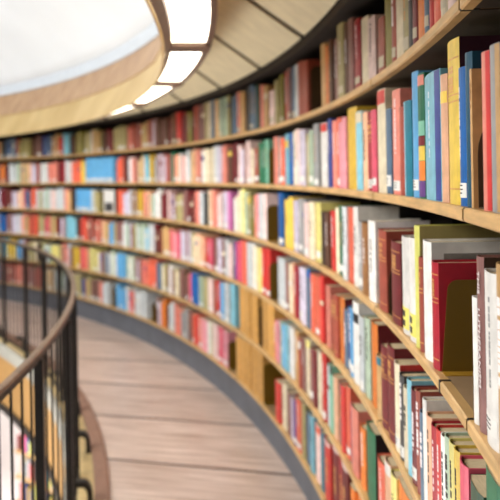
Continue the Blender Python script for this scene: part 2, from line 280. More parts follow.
BOOKS = """
1 -3.374 52 216 blush l 1
1 -3.041 47 208 cream l 1
1 -2.709 50 233 coral - 1
1 -2.461 35 204 red l 1
1 -2.190 36 227 slate l 1
1 -1.861 58 218 orange - 1
1 -1.511 40 203 maroon l 1
1 -1.255 36 225 charcoal - 1
1 -0.938 61 202 khaki l 1
1 -0.507 76 222 cream l 1
1 -0.127 42 203 brick l 1
1 0.293 76 205 olive l 1
1 0.844 80 147 brick l 1
1 1.624 108 176 blush l 1
1 2.279 106 201 cream - 1
1 3.059 87 224 crimson l 1
1 3.567 73 246 mauve - 1
1 4.002 58 249 brown - 1
1 4.518 104 264 khaki l 1
1 5.097 70 230 mauve l 1
1 5.535 63 240 brown - 1
1 6.019 83 233 orange - 1
1 6.550 85 257 tan - 1
1 8.367 90 239 brick l 1
1 8.976 102 251 brick l 1
1 9.510 61 251 pale_grey - 1
1 9.930 62 252 slate l 1
1 10.342 57 257 mauve l 1
1 10.672 57 247 brick - 1
1 11.363 69 248 olive l 1
1 11.761 69 229 khaki - 1
1 12.405 98 187 blush l 1
1 13.246 89 232 tan - 1
1 13.755 66 248 salmon l 1
1 14.271 67 264 forest l 1
1 14.657 67 253 slate - 1
1 15.135 74 277 slate l 1
1 15.557 74 272 charcoal - 1
1 16.181 92 257 tan - 1
1 16.678 57 267 salmon l 1
1 17.087 57 259 slate - 1
1 17.417 57 246 slate - 1
1 18.229 58 274 khaki l 1
1 18.563 58 270 sage - 1
1 19.080 95 266 sage l 1
1 19.695 95 270 tan - 1
1 20.241 71 280 slate - 1
1 20.725 71 274 cream l 1
1 21.209 71 275 khaki - 1
1 21.681 65 271 mauve l 1
1 22.057 65 267 mauve - 1
1 22.513 66 277 brick - 1
1 22.891 66 263 maroon - 1
1 23.481 109 242 olive - 1
1 24.039 60 253 maroon - 0
1 24.385 60 233 maroon - 0
1 24.946 110 264 red l 1
1 25.651 110 258 brown l 1
1 26.212 48 226 maroon l 0
1 26.493 48 243 brown l 0
1 26.914 48 227 brown - 0
1 27.196 48 234 mauve - 0
1 27.477 48 205 brown - 0
1 27.759 48 250 brown - 0
1 28.167 43 254 mauve - 0
1 28.421 43 226 lilac l 0
1 28.675 43 252 mauve - 0
1 28.929 43 253 brick l 0
1 29.182 43 226 mauve l 0
1 29.568 40 242 tan l 0
1 29.803 40 213 khaki l 0
1 30.039 40 227 tan - 0
1 30.439 48 228 brick l 0
1 30.721 48 252 mauve - 0
1 31.004 48 216 brick - 0
1 31.287 48 205 brick l 0
1 31.569 48 250 brick l 0
1 31.852 48 212 salmon - 0
1 32.134 48 234 brick - 0
1 32.558 48 233 khaki l 0
1 32.840 48 206 khaki l 0
1 33.123 48 254 khaki l 0
1 33.405 48 217 khaki l 0
1 33.688 48 241 khaki - 0
1 33.970 48 226 khaki - 0
1 34.376 42 206 maroon - 0
1 34.623 42 206 maroon - 0
1 34.870 42 234 maroon l 0
1 35.117 42 211 brown - 0
1 35.557 61 206 brown - 0
1 35.909 61 203 olive l 0
1 36.367 48 220 tan l 0
1 36.648 48 252 khaki l 0
1 36.930 48 248 tan - 0
1 37.211 48 237 pale_grey l 0
1 37.515 56 213 khaki l 0
1 37.843 56 232 khaki l 0
1 38.171 56 200 khaki l 0
1 38.632 54 249 olive - 0
1 38.947 54 248 khaki - 0
1 39.262 54 238 olive l 0
1 39.577 54 213 brown l 0
1 40.084 73 225 umber l 0
1 40.572 48 242 aqua l 0
1 40.851 48 214 aqua l 0
1 41.130 48 248 aqua l 0
1 41.617 72 206 red l 0
1 42.103 47 255 tan - 0
1 42.381 47 216 mauve l 0
1 42.658 47 225 tan l 0
1 43.074 47 245 slate l 0
1 43.350 47 219 navy l 0
1 43.626 47 205 slate l 0
1 43.903 47 238 navy - 0
1 44.330 52 240 brown l 0
1 44.633 52 254 mauve l 0
1 44.935 52 219 brown - 0
1 45.237 52 223 brown l 0
1 45.540 52 231 brown - 0
1 45.828 47 205 olive - 0
1 46.101 47 231 khaki - 0
1 46.374 47 224 olive l 0
1 46.647 47 232 khaki l 0
1 46.920 47 210 olive - 0
1 47.193 47 205 khaki - 0
1 47.534 71 231 brick l 0
1 47.873 46 235 slate - 0
1 48.144 46 232 grey l 0
1 48.415 46 247 slate l 0
1 48.686 46 208 navy l 0
1 48.956 46 238 slate l 0
1 49.361 46 223 charcoal - 0
1 49.631 46 207 charcoal l 0
1 49.931 36 216 tan l 0
1 50.311 56 213 brick - 0
1 50.691 48 235 mauve - 0
1 51.071 36 215 tan l 0
1 51.451 38 204 mauve l 0
1 51.831 49 201 blush l 0
1 52.211 43 258 pale_grey - 0
1 52.591 34 223 sage l 0
1 52.971 57 249 slate - 0
1 53.351 34 238 maroon l 0
1 53.731 58 253 tan l 0
1 54.111 31 207 maroon - 0
1 54.491 37 242 khaki l 0
1 54.871 57 229 maroon l 0
1 55.251 51 204 slate l 0
1 55.631 49 237 cream l 0
1 56.011 57 212 mauve l 0
1 56.391 42 215 mauve l 0
1 56.771 41 234 salmon l 0
1 57.151 34 227 blush - 0
1 57.531 50 235 salmon - 0
1 57.911 57 228 blush - 0
1 58.291 58 201 sage l 0
1 58.671 32 219 salmon - 0
1 59.051 32 233 lilac l 0
1 59.431 58 244 salmon - 0
1 59.811 57 221 sage l 0
2 -4.881 51 218 grey s:tan 1
2 -4.602 44 217 salmon s:red 1
2 -4.158 10 205 tan m 1
2 -4.013 37 233 petrol d 1
2 -3.760 46 217 blue tL 1
2 -3.374 88 271 yellow Dg 1
2 -2.954 48 225 peach - 1
2 -2.352 145 242 aqua ts:navy 1
2 -1.765 59 255 green q 1
2 -1.416 62 267 sky l 1
2 -0.919 78 214 teal h:aqua 1
2 -0.559 44 207 brick - 1
2 -0.156 96 254 salmon l 1
2 0.400 64 217 slate lb:black 1
2 0.947 109 277 cream c:red 1
2 1.573 71 233 rose l 1
2 2.081 104 235 crimson gl 1
2 2.556 61 242 peach - 1
2 3.004 94 249 aqua c:cream 1
2 3.700 149 273 mustard D 1
2 4.318 59 250 pink l 1
2 4.660 59 236 pink - 1
2 5.043 71 257 coral l 1
2 5.449 71 252 salmon - 1
2 5.867 73 265 navy - 1
2 6.515 113 258 white c:red 1
2 7.227 96 263 grey l 1
2 7.859 79 243 sage l 1
2 8.309 79 231 khaki - 1
2 8.828 101 255 lilac l 1
2 9.357 82 264 blush l 1
2 9.827 82 259 cream - 1
2 10.313 84 257 blue - 1
2 10.739 63 257 aqua l 1
2 11.175 85 240 coral l 1
2 11.667 86 250 grey l 1
2 12.101 65 254 salmon - 1
2 13.244 66 250 mint - 1
2 13.624 66 247 green - 1
2 14.082 90 238 green - 1
2 14.611 90 213 brick l 1
2 15.063 66 210 cream l 1
2 15.512 90 262 blush l 1
2 15.980 69 235 mauve - 1
2 16.381 68 219 lilac l 1
2 16.773 68 247 blush - 1
2 17.137 57 265 maroon l 1
2 17.467 57 255 maroon - 1
2 18.048 94 244 brown - 1
2 18.618 58 263 salmon - 1
2 18.954 58 252 salmon - 1
2 19.399 95 261 lilac l 1
2 19.944 95 265 pale_grey l 1
2 20.430 71 255 cream l 1
2 20.838 71 244 cream - 1
2 21.256 71 254 cream - 1
2 21.666 71 244 white - 1
2 22.430 96 253 salmon l 1
2 22.877 58 265 peach l 1
2 23.211 58 245 tan - 0
2 23.512 45 206 pale_grey l 0
2 23.782 48 259 pale_grey - 0
2 24.061 48 211 blush - 0
2 24.497 54 215 salmon - 0
2 24.812 54 240 pale_grey l 0
2 25.127 54 233 peach l 0
2 25.441 54 224 salmon l 0
2 25.949 73 258 green l 1
2 26.335 61 228 mauve - 0
2 26.687 61 239 brick - 0
2 27.003 48 228 lilac l 0
2 27.284 48 257 mauve l 0
2 27.566 48 252 lilac l 0
2 27.847 48 252 mauve - 0
2 28.129 48 244 grey l 0
2 28.411 48 208 grey - 0
2 28.799 36 219 mustard l 0
2 29.010 36 256 mustard l 0
2 29.398 48 212 aqua l 0
2 29.681 48 255 aqua - 0
2 29.945 42 233 peach l 0
2 30.192 42 258 khaki - 0
2 30.440 42 211 khaki l 0
2 30.687 42 207 peach l 0
2 31.093 48 244 mauve - 0
2 31.375 48 227 salmon l 0
2 31.658 48 245 blush l 0
2 31.941 48 235 pale_grey l 0
2 32.341 40 258 maroon l 0
2 32.576 40 257 brown l 0
2 32.812 40 242 maroon l 0
2 33.071 48 254 coral l 0
2 33.353 48 244 coral - 0
2 33.636 48 213 coral - 0
2 34.392 62 262 sky L 0
2 34.751 62 262 sky L 0
2 35.109 62 262 sky L 0
2 35.467 62 262 sky L 0
2 35.826 62 262 sky L 0
2 36.184 62 262 sky L 0
2 36.542 62 262 sky L 0
2 36.901 62 262 sky L 0
2 37.259 62 262 sky L 0
2 37.617 62 262 sky L 0
2 37.976 62 262 sky L 0
2 38.423 48 218 yellow l 0
2 38.703 48 242 yellow - 0
2 38.983 48 219 coral l 0
2 39.263 48 257 coral - 0
2 39.543 48 213 coral l 0
2 39.823 48 229 coral l 0
2 40.242 48 243 blush l 0
2 40.521 48 234 pale_grey - 0
2 40.800 48 253 pale_grey - 0
2 41.241 56 247 crimson - 0
2 41.565 56 229 maroon - 0
2 41.890 56 233 maroon l 0
2 42.330 47 248 salmon l 0
2 42.607 47 236 salmon l 0
2 42.884 47 220 salmon - 0
2 43.161 47 233 salmon l 0
2 43.599 55 213 pale_grey l 0
2 43.921 55 239 white l 0
2 44.243 55 234 pale_grey l 0
2 44.748 72 238 brick - 0
2 45.263 59 212 lilac l 0
2 45.606 59 233 lilac - 0
2 45.914 47 247 peach l 0
2 46.187 47 235 khaki l 0
2 46.460 47 246 peach - 0
2 46.734 47 241 khaki l 0
2 47.007 47 250 peach - 0
2 47.449 59 253 sage - 0
2 47.789 59 217 pale_grey l 0
2 48.094 46 224 pale_grey l 0
2 48.365 46 212 pale_grey l 0
2 48.636 46 256 pale_grey l 0
2 48.907 46 207 maroon l 0
2 49.177 46 231 brown - 0
2 49.446 46 246 orange l 0
2 49.716 46 214 orange - 0
2 50.016 32 251 mauve - 0
2 50.396 47 237 brick l 0
2 50.776 30 204 khaki - 0
2 51.156 59 253 lilac l 0
2 51.536 58 242 pale_grey l 0
2 51.916 55 205 maroon l 0
2 52.296 48 229 slate - 0
2 52.676 33 247 sage - 0
2 53.056 37 201 khaki l 0
2 53.436 48 231 mauve - 0
2 53.816 43 254 mauve l 0
2 54.196 37 238 slate - 0
2 54.576 41 235 pale_grey l 0
2 54.956 34 221 mauve - 0
2 55.336 58 217 salmon l 0
2 55.716 44 256 brick l 0
2 56.096 45 240 lilac - 0
2 56.476 59 227 pale_grey - 0
2 56.856 38 236 sage - 0
2 57.236 47 219 tan l 0
2 57.616 34 227 mauve - 0
2 57.996 37 247 mauve - 0
2 58.376 33 207 maroon - 0
2 58.756 54 258 sage l 0
2 59.136 54 215 lilac l 0
2 59.516 44 243 salmon l 0
2 59.896 53 232 maroon - 0
3 -4.943 39 255 tan - 1
3 -4.618 71 237 white LtN 1
3 -4.312 34 252 mauve tW 1
3 -4.112 24 188 white n 1
3 -2.343 54 203 crimson gG 1
3 -1.932 77 236 white W 1
3 -1.598 32 197 brick g 1
3 -1.382 42 260 lime K 1
3 -1.059 69 229 white y 1
3 -0.613 75 225 white y 1
3 0.068 113 202 maroon g 1
3 1.066 110 218 brick g 1
3 1.908 103 234 white - 1
3 2.557 92 220 bronze - 1
3 3.049 79 218 grey l 1
3 3.509 73 262 white l 1
3 3.962 83 256 coral l 1
3 4.399 68 256 pale_grey l 1
3 4.946 88 255 green l 1
3 5.356 53 245 cream - 1
3 5.779 91 230 red l 1
3 6.364 74 221 brown - 1
3 6.796 76 217 umber l 1
3 7.384 97 250 lemon l 1
3 7.944 99 251 cream - 1
3 8.457 79 244 blush l 1
3 8.917 80 255 grey l 1
3 9.383 82 257 grey l 1
3 9.861 83 245 lilac l 1
3 10.455 84 260 yellow l 1
3 10.937 84 243 yellow - 1
3 11.606 108 277 blue l 1
3 13.590 78 264 blush l 1
3 14.071 90 262 pale_grey l 1
3 14.492 56 260 pink l 1
3 14.814 56 252 salmon - 1
3 15.244 68 245 olive - 1
3 15.660 56 274 khaki l 1
3 15.986 56 267 sage - 1
3 16.445 57 286 lemon - 1
3 16.773 57 275 cream - 1
3 17.130 57 237 cream - 1
3 17.460 57 220 white - 1
3 18.292 94 260 magenta - 1
3 18.833 94 259 lilac l 1
3 19.412 58 249 blush l 1
3 19.748 58 230 blush - 0
3 20.191 95 269 salmon l 1
3 20.636 59 268 peach l 1
3 20.976 59 266 cream - 1
3 21.501 72 243 charcoal - 1
3 22.103 90 249 pale_grey l 1
3 22.485 41 256 salmon - 0
3 22.745 47 252 salmon l 0
3 23.046 56 244 maroon - 0
3 23.370 56 221 brown l 0
3 23.695 56 253 maroon l 0
3 24.136 48 257 mauve - 0
3 24.416 48 227 mauve l 0
3 24.695 48 226 khaki l 0
3 24.975 48 223 khaki - 0
3 25.254 48 212 khaki - 0
3 25.675 48 246 mauve l 0
3 25.955 48 225 lilac - 0
3 26.236 48 244 mauve l 0
3 26.517 48 254 blush l 0
3 26.938 48 260 maroon - 0
3 27.220 48 226 maroon - 0
3 27.501 48 209 maroon l 0
3 27.923 48 260 white l 0
3 28.205 48 222 white l 0
3 28.487 48 231 pale_grey l 0
3 28.769 48 209 sage l 0
3 29.175 42 236 peach l 0
3 29.422 42 208 mauve - 0
3 29.669 42 242 peach l 0
3 29.916 42 233 salmon - 0
3 30.298 40 240 mustard l 0
3 30.534 40 213 mustard l 0
3 30.769 40 246 mustard l 0
3 31.152 42 245 mauve l 0
3 31.399 42 246 khaki l 0
3 31.646 42 226 mauve l 0
3 31.893 42 243 pale_grey - 0
3 32.276 40 234 lilac - 0
3 32.511 40 209 lilac l 0
3 32.747 40 209 lilac l 0
3 33.124 40 242 coral l 0
3 33.359 40 205 coral - 0
3 33.594 40 246 coral l 0
3 36.555 56 207 khaki l 0
3 36.883 56 225 khaki l 0
3 37.212 56 240 pale_grey - 0
3 37.692 57 245 sky L 0
3 38.019 57 245 sky L 0
3 38.347 57 245 sky L 0
3 38.674 57 245 sky L 0
3 39.001 57 245 sky L 0
3 39.325 55 245 sky L 0
3 39.657 59 254 umber - 0
3 40.003 60 243 umber l 0
3 40.457 48 213 tan l 0
3 40.736 48 233 peach - 0
3 41.014 48 250 salmon l 0
3 41.432 48 226 pale_grey l 0
3 41.710 48 259 pale_grey l 0
3 41.988 48 251 pale_grey - 0
3 42.266 48 240 pale_grey - 0
3 42.682 47 218 blush l 0
3 42.959 47 234 blush - 0
3 43.236 47 244 pale_grey - 0
3 43.685 60 250 sage l 0
3 44.030 60 237 pale_grey l 0
3 44.512 59 226 khaki l 0
3 44.856 59 233 pale_grey l 0
3 45.337 59 258 coral l 0
3 45.680 59 225 coral l 0
3 46.125 47 220 slate l 0
3 46.398 47 225 navy l 0
3 46.831 55 251 salmon - 0
3 47.148 55 242 cream - 0
3 47.466 55 207 peach l 0
3 47.761 46 208 lilac l 0
3 48.032 46 209 lilac l 0
3 48.303 46 214 lilac l 0
3 48.587 51 229 maroon l 0
3 48.884 51 251 brown - 0
3 49.181 51 259 maroon l 0
3 49.478 51 251 maroon - 0
3 49.770 49 227 maroon l 0
3 50.080 58 210 lilac - 0
3 50.455 32 256 lilac l 0
3 50.835 43 212 mauve l 0
3 51.215 47 253 blush l 0
3 51.595 49 212 lilac - 0
3 51.975 53 255 pale_grey l 0
3 52.355 56 259 khaki - 0
3 52.735 53 219 lilac - 0
3 53.115 40 205 pale_grey l 0
3 53.495 42 217 mauve l 0
3 53.875 56 226 mauve l 0
3 54.255 40 247 salmon l 0
3 54.635 59 254 maroon - 0
3 55.015 50 257 pale_grey - 0
3 55.395 50 245 pale_grey - 0
3 55.775 38 244 sage l 0
3 56.155 45 254 khaki l 0
3 56.535 41 251 tan l 0
3 56.915 55 258 maroon l 0
3 57.295 44 225 mauve - 0
3 57.675 48 202 mauve - 0
3 58.055 42 248 tan l 0
3 58.435 32 210 maroon l 0
3 58.815 57 248 brick l 0
3 59.195 44 208 brick - 0
3 59.575 58 255 maroon l 0
3 59.955 35 237 khaki l 0
4 -4.506 103 270 green - 0
4 -3.960 85 216 forest - 0
4 -3.529 56 222 rose c2 1
4 -3.259 36 225 yellow t2 1
4 -3.041 38 223 lemon t2 1
4 -2.835 32 221 sage - 1
4 -2.643 33 210 white tB 1
4 -2.420 43 208 red t2 1
4 -2.163 45 200 crimson t2 1
4 -1.899 45 204 peach t2 1
4 -1.684 27 225 white B 1
4 -1.491 33 188 slate - 1
4 -1.292 34 223 brick - 1
4 -1.006 53 210 maroon l 1
4 -0.739 38 219 aqua - 1
4 -0.487 45 188 cream - 1
4 -0.221 46 206 charcoal l 1
4 0.095 56 220 cream l 1
4 0.552 85 244 maroon gg 1
4 1.071 82 223 maroon gg 1
4 1.485 56 177 tan c:teal 1
4 2.105 89 248 orange - 1
4 2.597 69 246 sage - 1
4 2.977 63 237 pale_grey l 1
4 3.483 90 269 white l 1
4 3.918 58 235 sky l 1
4 4.293 55 226 navy l 1
4 4.611 55 208 slate - 1
4 5.036 79 237 orange g 1
4 5.494 80 235 brick g 1
4 5.986 72 220 brick g 1
4 6.404 73 245 salmon - 1
4 6.868 57 274 red l 1
4 7.194 57 254 coral - 1
4 7.587 78 256 coral l 1
4 8.031 78 253 coral - 1
4 8.455 69 267 slate c:blue 1
4 8.942 81 261 lilac - 1
4 9.410 82 251 lilac l 1
4 9.850 71 251 crimson - 1
4 10.222 57 260 peach l 1
4 10.548 57 244 cream - 1
4 10.900 63 244 mauve l 1
4 11.412 97 255 pale_grey l 1
4 11.937 86 250 pale_grey - 1
4 13.429 89 273 red l 1
4 13.971 78 270 red l 1
4 14.390 67 263 lemon - 1
4 14.775 66 262 cream l 1
4 15.231 91 276 white - 1
4 15.749 91 272 pale_grey - 1
4 16.370 104 275 coral l 1
4 16.836 57 273 rose - 1
4 17.166 57 254 rose - 1
4 17.572 58 251 purple - 1
4 18.146 93 229 blush l 1
4 18.647 81 249 pale_grey - 1
4 19.122 83 236 mauve l 1
4 19.661 83 243 lilac - 1
4 20.175 95 228 mauve l 1
4 20.858 95 226 rose l 1
4 21.406 96 227 red l 1
4 21.927 86 227 peach l 1
4 22.283 37 239 peach l 0
4 22.531 47 226 cream l 0
4 22.808 47 246 peach - 0
4 23.086 47 224 cream l 0
4 23.363 47 244 khaki l 0
4 23.781 48 247 lilac l 0
4 24.060 48 249 mauve l 0
4 24.339 48 235 lilac l 0
4 24.618 48 223 lilac l 0
4 24.898 48 240 lilac l 0
4 25.335 54 226 rose l 0
4 25.650 54 214 pink l 0
4 25.966 54 228 salmon - 0
4 26.281 54 236 rose l 0
4 26.744 56 223 tan l 0
4 27.072 56 256 tan l 0
4 27.400 56 242 tan l 0
4 27.869 57 213 maroon l 0
4 28.198 57 208 brown - 0
4 28.527 57 260 maroon - 0
4 28.833 48 250 pale_grey l 0
4 29.115 48 217 pale_grey l 0
4 29.397 48 257 pale_grey l 0
4 29.679 48 215 aqua - 0
4 29.962 48 208 pale_grey l 0
4 30.244 48 256 sage - 0
4 30.650 42 217 sage l 0
4 30.897 42 224 pale_grey l 0
4 31.145 42 249 sage - 0
4 31.392 42 233 khaki l 0
4 31.798 48 232 mauve - 0
4 32.081 48 228 lilac - 0
4 32.481 40 218 sage l 0
4 32.716 40 258 pale_grey - 0
4 32.952 40 222 white l 0
4 33.352 48 257 mauve l 0
4 33.634 48 219 mauve l 0
4 33.917 48 235 mauve - 0
4 34.199 48 220 khaki l 0
4 34.587 36 229 sky - 0
4 34.799 36 210 sky l 0
4 35.210 57 212 tan l 0
4 35.539 57 207 khaki - 0
4 35.868 57 239 peach l 0
4 36.325 52 249 brick - 0
4 36.630 52 232 salmon - 0
4 36.934 52 219 brick l 0
4 37.239 52 213 mauve - 0
4 37.544 52 245 brick - 0
4 37.848 52 247 mauve l 0
4 38.304 56 222 coral - 0
4 38.631 56 258 red l 0
4 38.958 56 228 brick - 0
4 39.472 73 241 umber l 0
4 39.839 54 225 aqua - 0
4 40.153 54 234 aqua - 0
4 40.467 54 252 aqua l 0
4 40.781 54 254 aqua l 0
4 41.251 60 234 mauve l 0
4 41.599 60 224 lilac l 0
4 42.120 72 228 maroon l 0
4 42.606 47 223 tan l 0
4 42.883 47 250 khaki - 0
4 43.298 47 230 salmon l 0
4 43.574 47 247 brick l 0
4 43.850 47 215 rose l 0
4 44.299 59 209 khaki l 0
4 44.643 59 250 khaki l 0
4 45.227 47 246 coral - 0
4 45.501 47 227 red l 0
4 45.775 47 232 brick - 0
4 46.050 47 212 coral - 0
4 46.460 47 221 khaki l 0
4 46.733 47 256 salmon l 0
4 47.006 47 220 peach l 0
4 47.431 53 229 lilac l 0
4 47.736 53 247 pale_grey - 0
4 48.042 53 208 lilac - 0
4 48.347 53 230 lilac - 0
4 48.770 46 258 mauve l 0
4 49.040 46 222 mauve - 0
4 49.479 58 208 blue - 0
4 49.810 56 240 blue l 0
4 50.120 51 201 slate l 0
4 50.495 30 217 lilac l 0
4 50.875 48 206 lilac - 0
4 51.255 55 237 lilac l 0
4 51.635 45 226 brick - 0
4 52.015 54 237 maroon l 0
4 52.395 48 238 maroon l 0
4 52.775 46 235 salmon l 0
4 53.155 52 249 salmon l 0
4 53.535 39 255 slate - 0
4 53.915 35 206 slate l 0
4 54.295 32 223 brick - 0
4 54.675 42 247 salmon l 0
4 55.055 48 248 cream l 0
4 55.435 50 255 mauve l 0
4 55.815 45 245 maroon - 0
4 56.195 54 248 pale_grey l 0
4 56.575 31 233 maroon - 0
4 56.955 44 211 khaki l 0
4 57.335 55 259 sage l 0
4 57.715 31 257 pale_grey l 0
4 58.095 32 223 brick - 0
4 58.475 42 236 mauve - 0
4 58.855 31 212 brick l 0
4 59.235 52 224 slate - 0
4 59.615 32 248 mauve - 0
4 59.995 54 242 sage - 0
5 -0.128 152 240 orange c2 0
5 0.501 68 231 lemon - 1
5 0.926 79 237 peach c:white 1
5 1.457 92 203 coral - 1
5 2.512 131 229 green D 1
5 3.136 72 194 orange - 1
5 3.757 108 224 salmon - 1
5 4.201 47 209 purple - 1
5 4.528 66 256 coral l 1
5 4.867 51 242 red - 1
5 5.218 69 232 mauve - 1
5 5.618 69 238 peach - 1
5 6.023 71 266 mint c:forest 1
5 6.419 65 244 pale_grey l 1
5 6.855 76 278 red l 1
5 7.377 87 260 cream - 1
5 7.877 68 248 maroon - 1
5 8.273 69 236 mauve l 1
5 8.744 81 258 cream c:lemon 1
5 9.194 56 243 mauve l 1
5 9.514 56 239 brick - 1
5 9.961 83 254 tan - 1
5 10.434 62 250 white l 1
5 10.792 62 246 pale_grey - 1
5 11.159 63 245 aqua - 1
5 11.523 63 229 sky - 1
5 11.831 42 234 sage - 1
5 12.187 59 227 pink l 1
5 12.529 59 215 salmon - 1
5 13.100 133 286 gold e 1
5 13.864 135 286 gold e 1
5 15.146 137 286 gold e 1
5 15.995 139 286 gold e 1
5 16.816 128 286 gold e 1
5 17.877 58 282 aqua l 1
5 18.211 58 277 aqua - 1
5 18.750 106 272 pale_grey l 1
5 19.360 83 257 sky l 1
5 19.900 83 259 red l 1
5 20.413 95 247 brick - 1
5 21.060 108 247 blush l 1
5 21.715 96 233 khaki l 1
5 22.328 95 234 sage l 1
5 22.735 46 230 blue - 0
5 23.009 48 250 blue - 0
5 23.287 48 250 blue l 0
5 23.565 48 209 blue l 0
5 23.843 48 230 rose l 0
5 24.122 48 206 mauve l 0
5 24.541 48 230 brown - 0
5 24.821 48 248 mauve l 0
5 25.100 48 228 brown - 0
5 25.535 53 215 cream l 0
5 25.843 53 227 khaki l 0
5 26.152 53 213 mauve - 0
5 26.461 53 250 white - 0
5 26.770 53 223 mauve l 0
5 27.205 48 248 khaki l 0
5 27.487 48 227 cream - 0
5 27.909 48 226 slate - 0
5 28.191 48 239 slate l 0
5 28.614 48 258 coral l 0
5 28.896 48 212 coral - 0
5 29.178 48 259 coral l 0
5 29.460 48 208 coral - 0
5 29.860 40 233 salmon l 0
5 30.096 40 221 red l 0
5 30.331 40 232 salmon - 0
5 30.731 48 248 mauve l 0
5 31.014 48 208 lilac l 0
5 31.296 48 239 mauve l 0
5 31.720 48 227 sage - 0
5 32.003 48 229 white l 0
5 32.285 48 211 sage l 0
5 32.568 48 237 sage l 0
5 32.992 48 246 sky - 0
5 33.274 48 228 sky l 0
5 33.557 48 247 sky - 0
5 33.839 48 240 sky l 0
5 34.262 48 227 white l 0
5 34.545 48 259 sage - 0
5 34.827 48 228 white l 0
5 35.285 61 208 slate l 0
5 35.638 61 227 grey - 0
5 36.095 48 225 mauve - 0
5 36.377 48 209 lilac l 0
5 36.817 54 217 lemon l 0
5 37.133 54 213 khaki l 0
5 37.449 54 245 lemon - 0
5 37.765 54 250 khaki l 0
5 38.227 56 225 salmon - 0
5 38.554 56 230 coral l 0
5 38.881 56 238 rose - 0
5 39.348 56 221 mustard l 0
5 39.674 56 215 mustard - 0
5 40.001 56 237 mustard - 0
5 40.443 48 223 mauve l 0
5 40.721 48 260 pale_grey - 0
5 41.000 48 211 salmon l 0
5 41.279 48 207 mauve - 0
5 41.557 48 255 salmon l 0
5 41.991 54 221 khaki l 0
5 42.303 54 220 lemon l 0
5 42.616 54 219 lemon l 0
5 42.928 54 213 lemon l 0
5 43.377 53 209 sage - 0
5 43.688 53 216 pale_grey l 0
5 43.998 53 212 sage l 0
5 44.309 53 254 khaki - 0
5 44.808 72 228 umber l 0
5 45.306 53 230 cream - 0
5 45.614 53 238 khaki - 0
5 45.922 53 219 khaki l 0
5 46.231 53 207 khaki l 0
5 46.692 59 246 mauve - 0
5 47.033 59 248 lilac - 0
5 47.475 47 232 sky - 0
5 47.747 47 215 sky - 0
5 48.154 46 206 yellow l 0
5 48.425 46 231 yellow - 0
5 48.695 46 257 mustard l 0
5 48.966 46 219 yellow l 0
5 49.371 46 220 aqua l 0
5 49.640 46 247 aqua - 0
5 49.909 46 240 aqua - 0
5 50.209 47 211 tan - 0
5 50.589 54 215 khaki - 0
5 50.969 53 249 brick l 0
5 51.349 39 232 mauve - 0
5 51.729 52 224 lilac l 0
5 52.109 53 218 khaki l 0
5 52.489 40 238 tan l 0
5 52.869 38 258 khaki l 0
5 53.249 49 234 maroon l 0
5 53.629 45 230 slate - 0
5 54.009 52 259 mauve l 0
5 54.389 33 214 pale_grey l 0
5 54.769 31 212 brick l 0
5 55.149 37 217 blush - 0
5 55.529 45 258 tan - 0
5 55.909 32 227 sage l 0
5 56.289 47 246 mauve l 0
5 56.669 58 223 salmon - 0
5 57.049 46 236 brick - 0
5 57.429 42 232 tan l 0
5 57.809 45 229 khaki - 0
5 58.189 38 243 khaki l 0
5 58.569 53 235 sage l 0
5 58.949 52 223 blush - 0
5 59.329 31 259 mauve l 0
5 59.709 57 226 pale_grey l 0
5 60.089 52 203 pale_grey - 0
6 3.667 75 252 orange - 0
6 4.095 74 248 orange - 0
6 4.774 114 286 maroon w2 1
6 5.372 80 286 crimson w2 1
6 5.963 111 269 maroon w2 1
6 6.648 114 249 red w2 1
6 7.233 77 246 teal - 1
6 7.778 98 243 blush c:coral 1
6 8.383 80 252 aqua l 1
6 8.864 69 233 slate - 1
6 9.263 69 258 khaki - 1
6 9.809 104 253 coral l 1
6 10.288 62 222 purple l 1
6 10.649 62 213 lilac l 1
6 11.094 74 216 mauve l 1
6 11.629 97 236 cream - 1
6 12.278 109 215 red - 1
6 14.529 125 286 gold e 1
6 15.271 114 286 gold e 1
6 15.953 103 284 gold e 1
6 16.607 104 278 gold e 1
6 17.300 117 272 gold e 1
6 19.070 107 250 pink l 1
6 19.706 95 256 rose l 1
6 20.417 108 254 blush - 1
6 20.962 59 246 cream l 1
6 21.302 59 242 white - 0
6 21.850 108 238 pink l 1
6 22.421 91 236 salmon l 1
6 22.808 43 254 red - 0
6 23.071 48 227 red l 0
6 23.349 48 236 coral l 0
6 23.836 72 258 mauve l 1
6 24.325 48 251 grey l 0
6 24.604 48 231 grey l 0
6 24.883 48 205 grey l 0
6 25.303 48 226 salmon - 0
6 25.584 48 226 salmon - 0
6 25.864 48 256 salmon - 0
6 26.320 61 251 pale_grey l 0
6 26.671 61 214 pale_grey l 0
6 26.987 48 214 brown - 0
6 27.409 48 256 orange - 0
6 27.691 48 210 orange l 0
6 28.114 48 208 lilac - 0
6 28.395 48 242 mauve l 0
6 30.089 48 244 pale_grey l 0
6 30.371 48 251 pale_grey l 0
6 30.654 48 246 pale_grey l 0
6 30.936 48 217 white - 0
6 31.219 48 212 pale_grey - 0
6 31.501 48 256 pale_grey l 0
6 31.925 48 222 salmon l 0
6 32.208 48 208 rose - 0
6 32.455 36 233 pale_grey - 0
6 32.667 36 250 white l 0
6 33.041 43 227 sky l 0
6 33.295 43 208 sky - 0
6 33.549 43 206 sky l 0
6 33.804 43 257 sky l 0
6 34.039 37 216 sky - 0
6 35.313 48 237 pale_grey - 0
6 35.595 48 233 pale_grey - 0
6 35.877 48 207 pale_grey l 0
6 36.335 61 220 salmon l 0
6 36.687 61 240 mauve l 0
6 37.179 61 230 brown l 0
6 37.530 61 213 mauve l 0
6 37.986 48 251 khaki l 0
6 38.267 48 206 tan - 0
6 38.758 73 212 navy l 0
6 39.271 56 236 khaki l 0
6 39.597 56 234 khaki l 0
6 39.924 56 228 khaki l 0
6 40.383 54 246 cream l 0
6 40.697 54 221 khaki l 0
6 41.011 54 254 mauve l 0
6 41.324 54 217 pale_grey l 0
6 41.776 54 225 sage l 0
6 42.088 54 223 khaki l 0
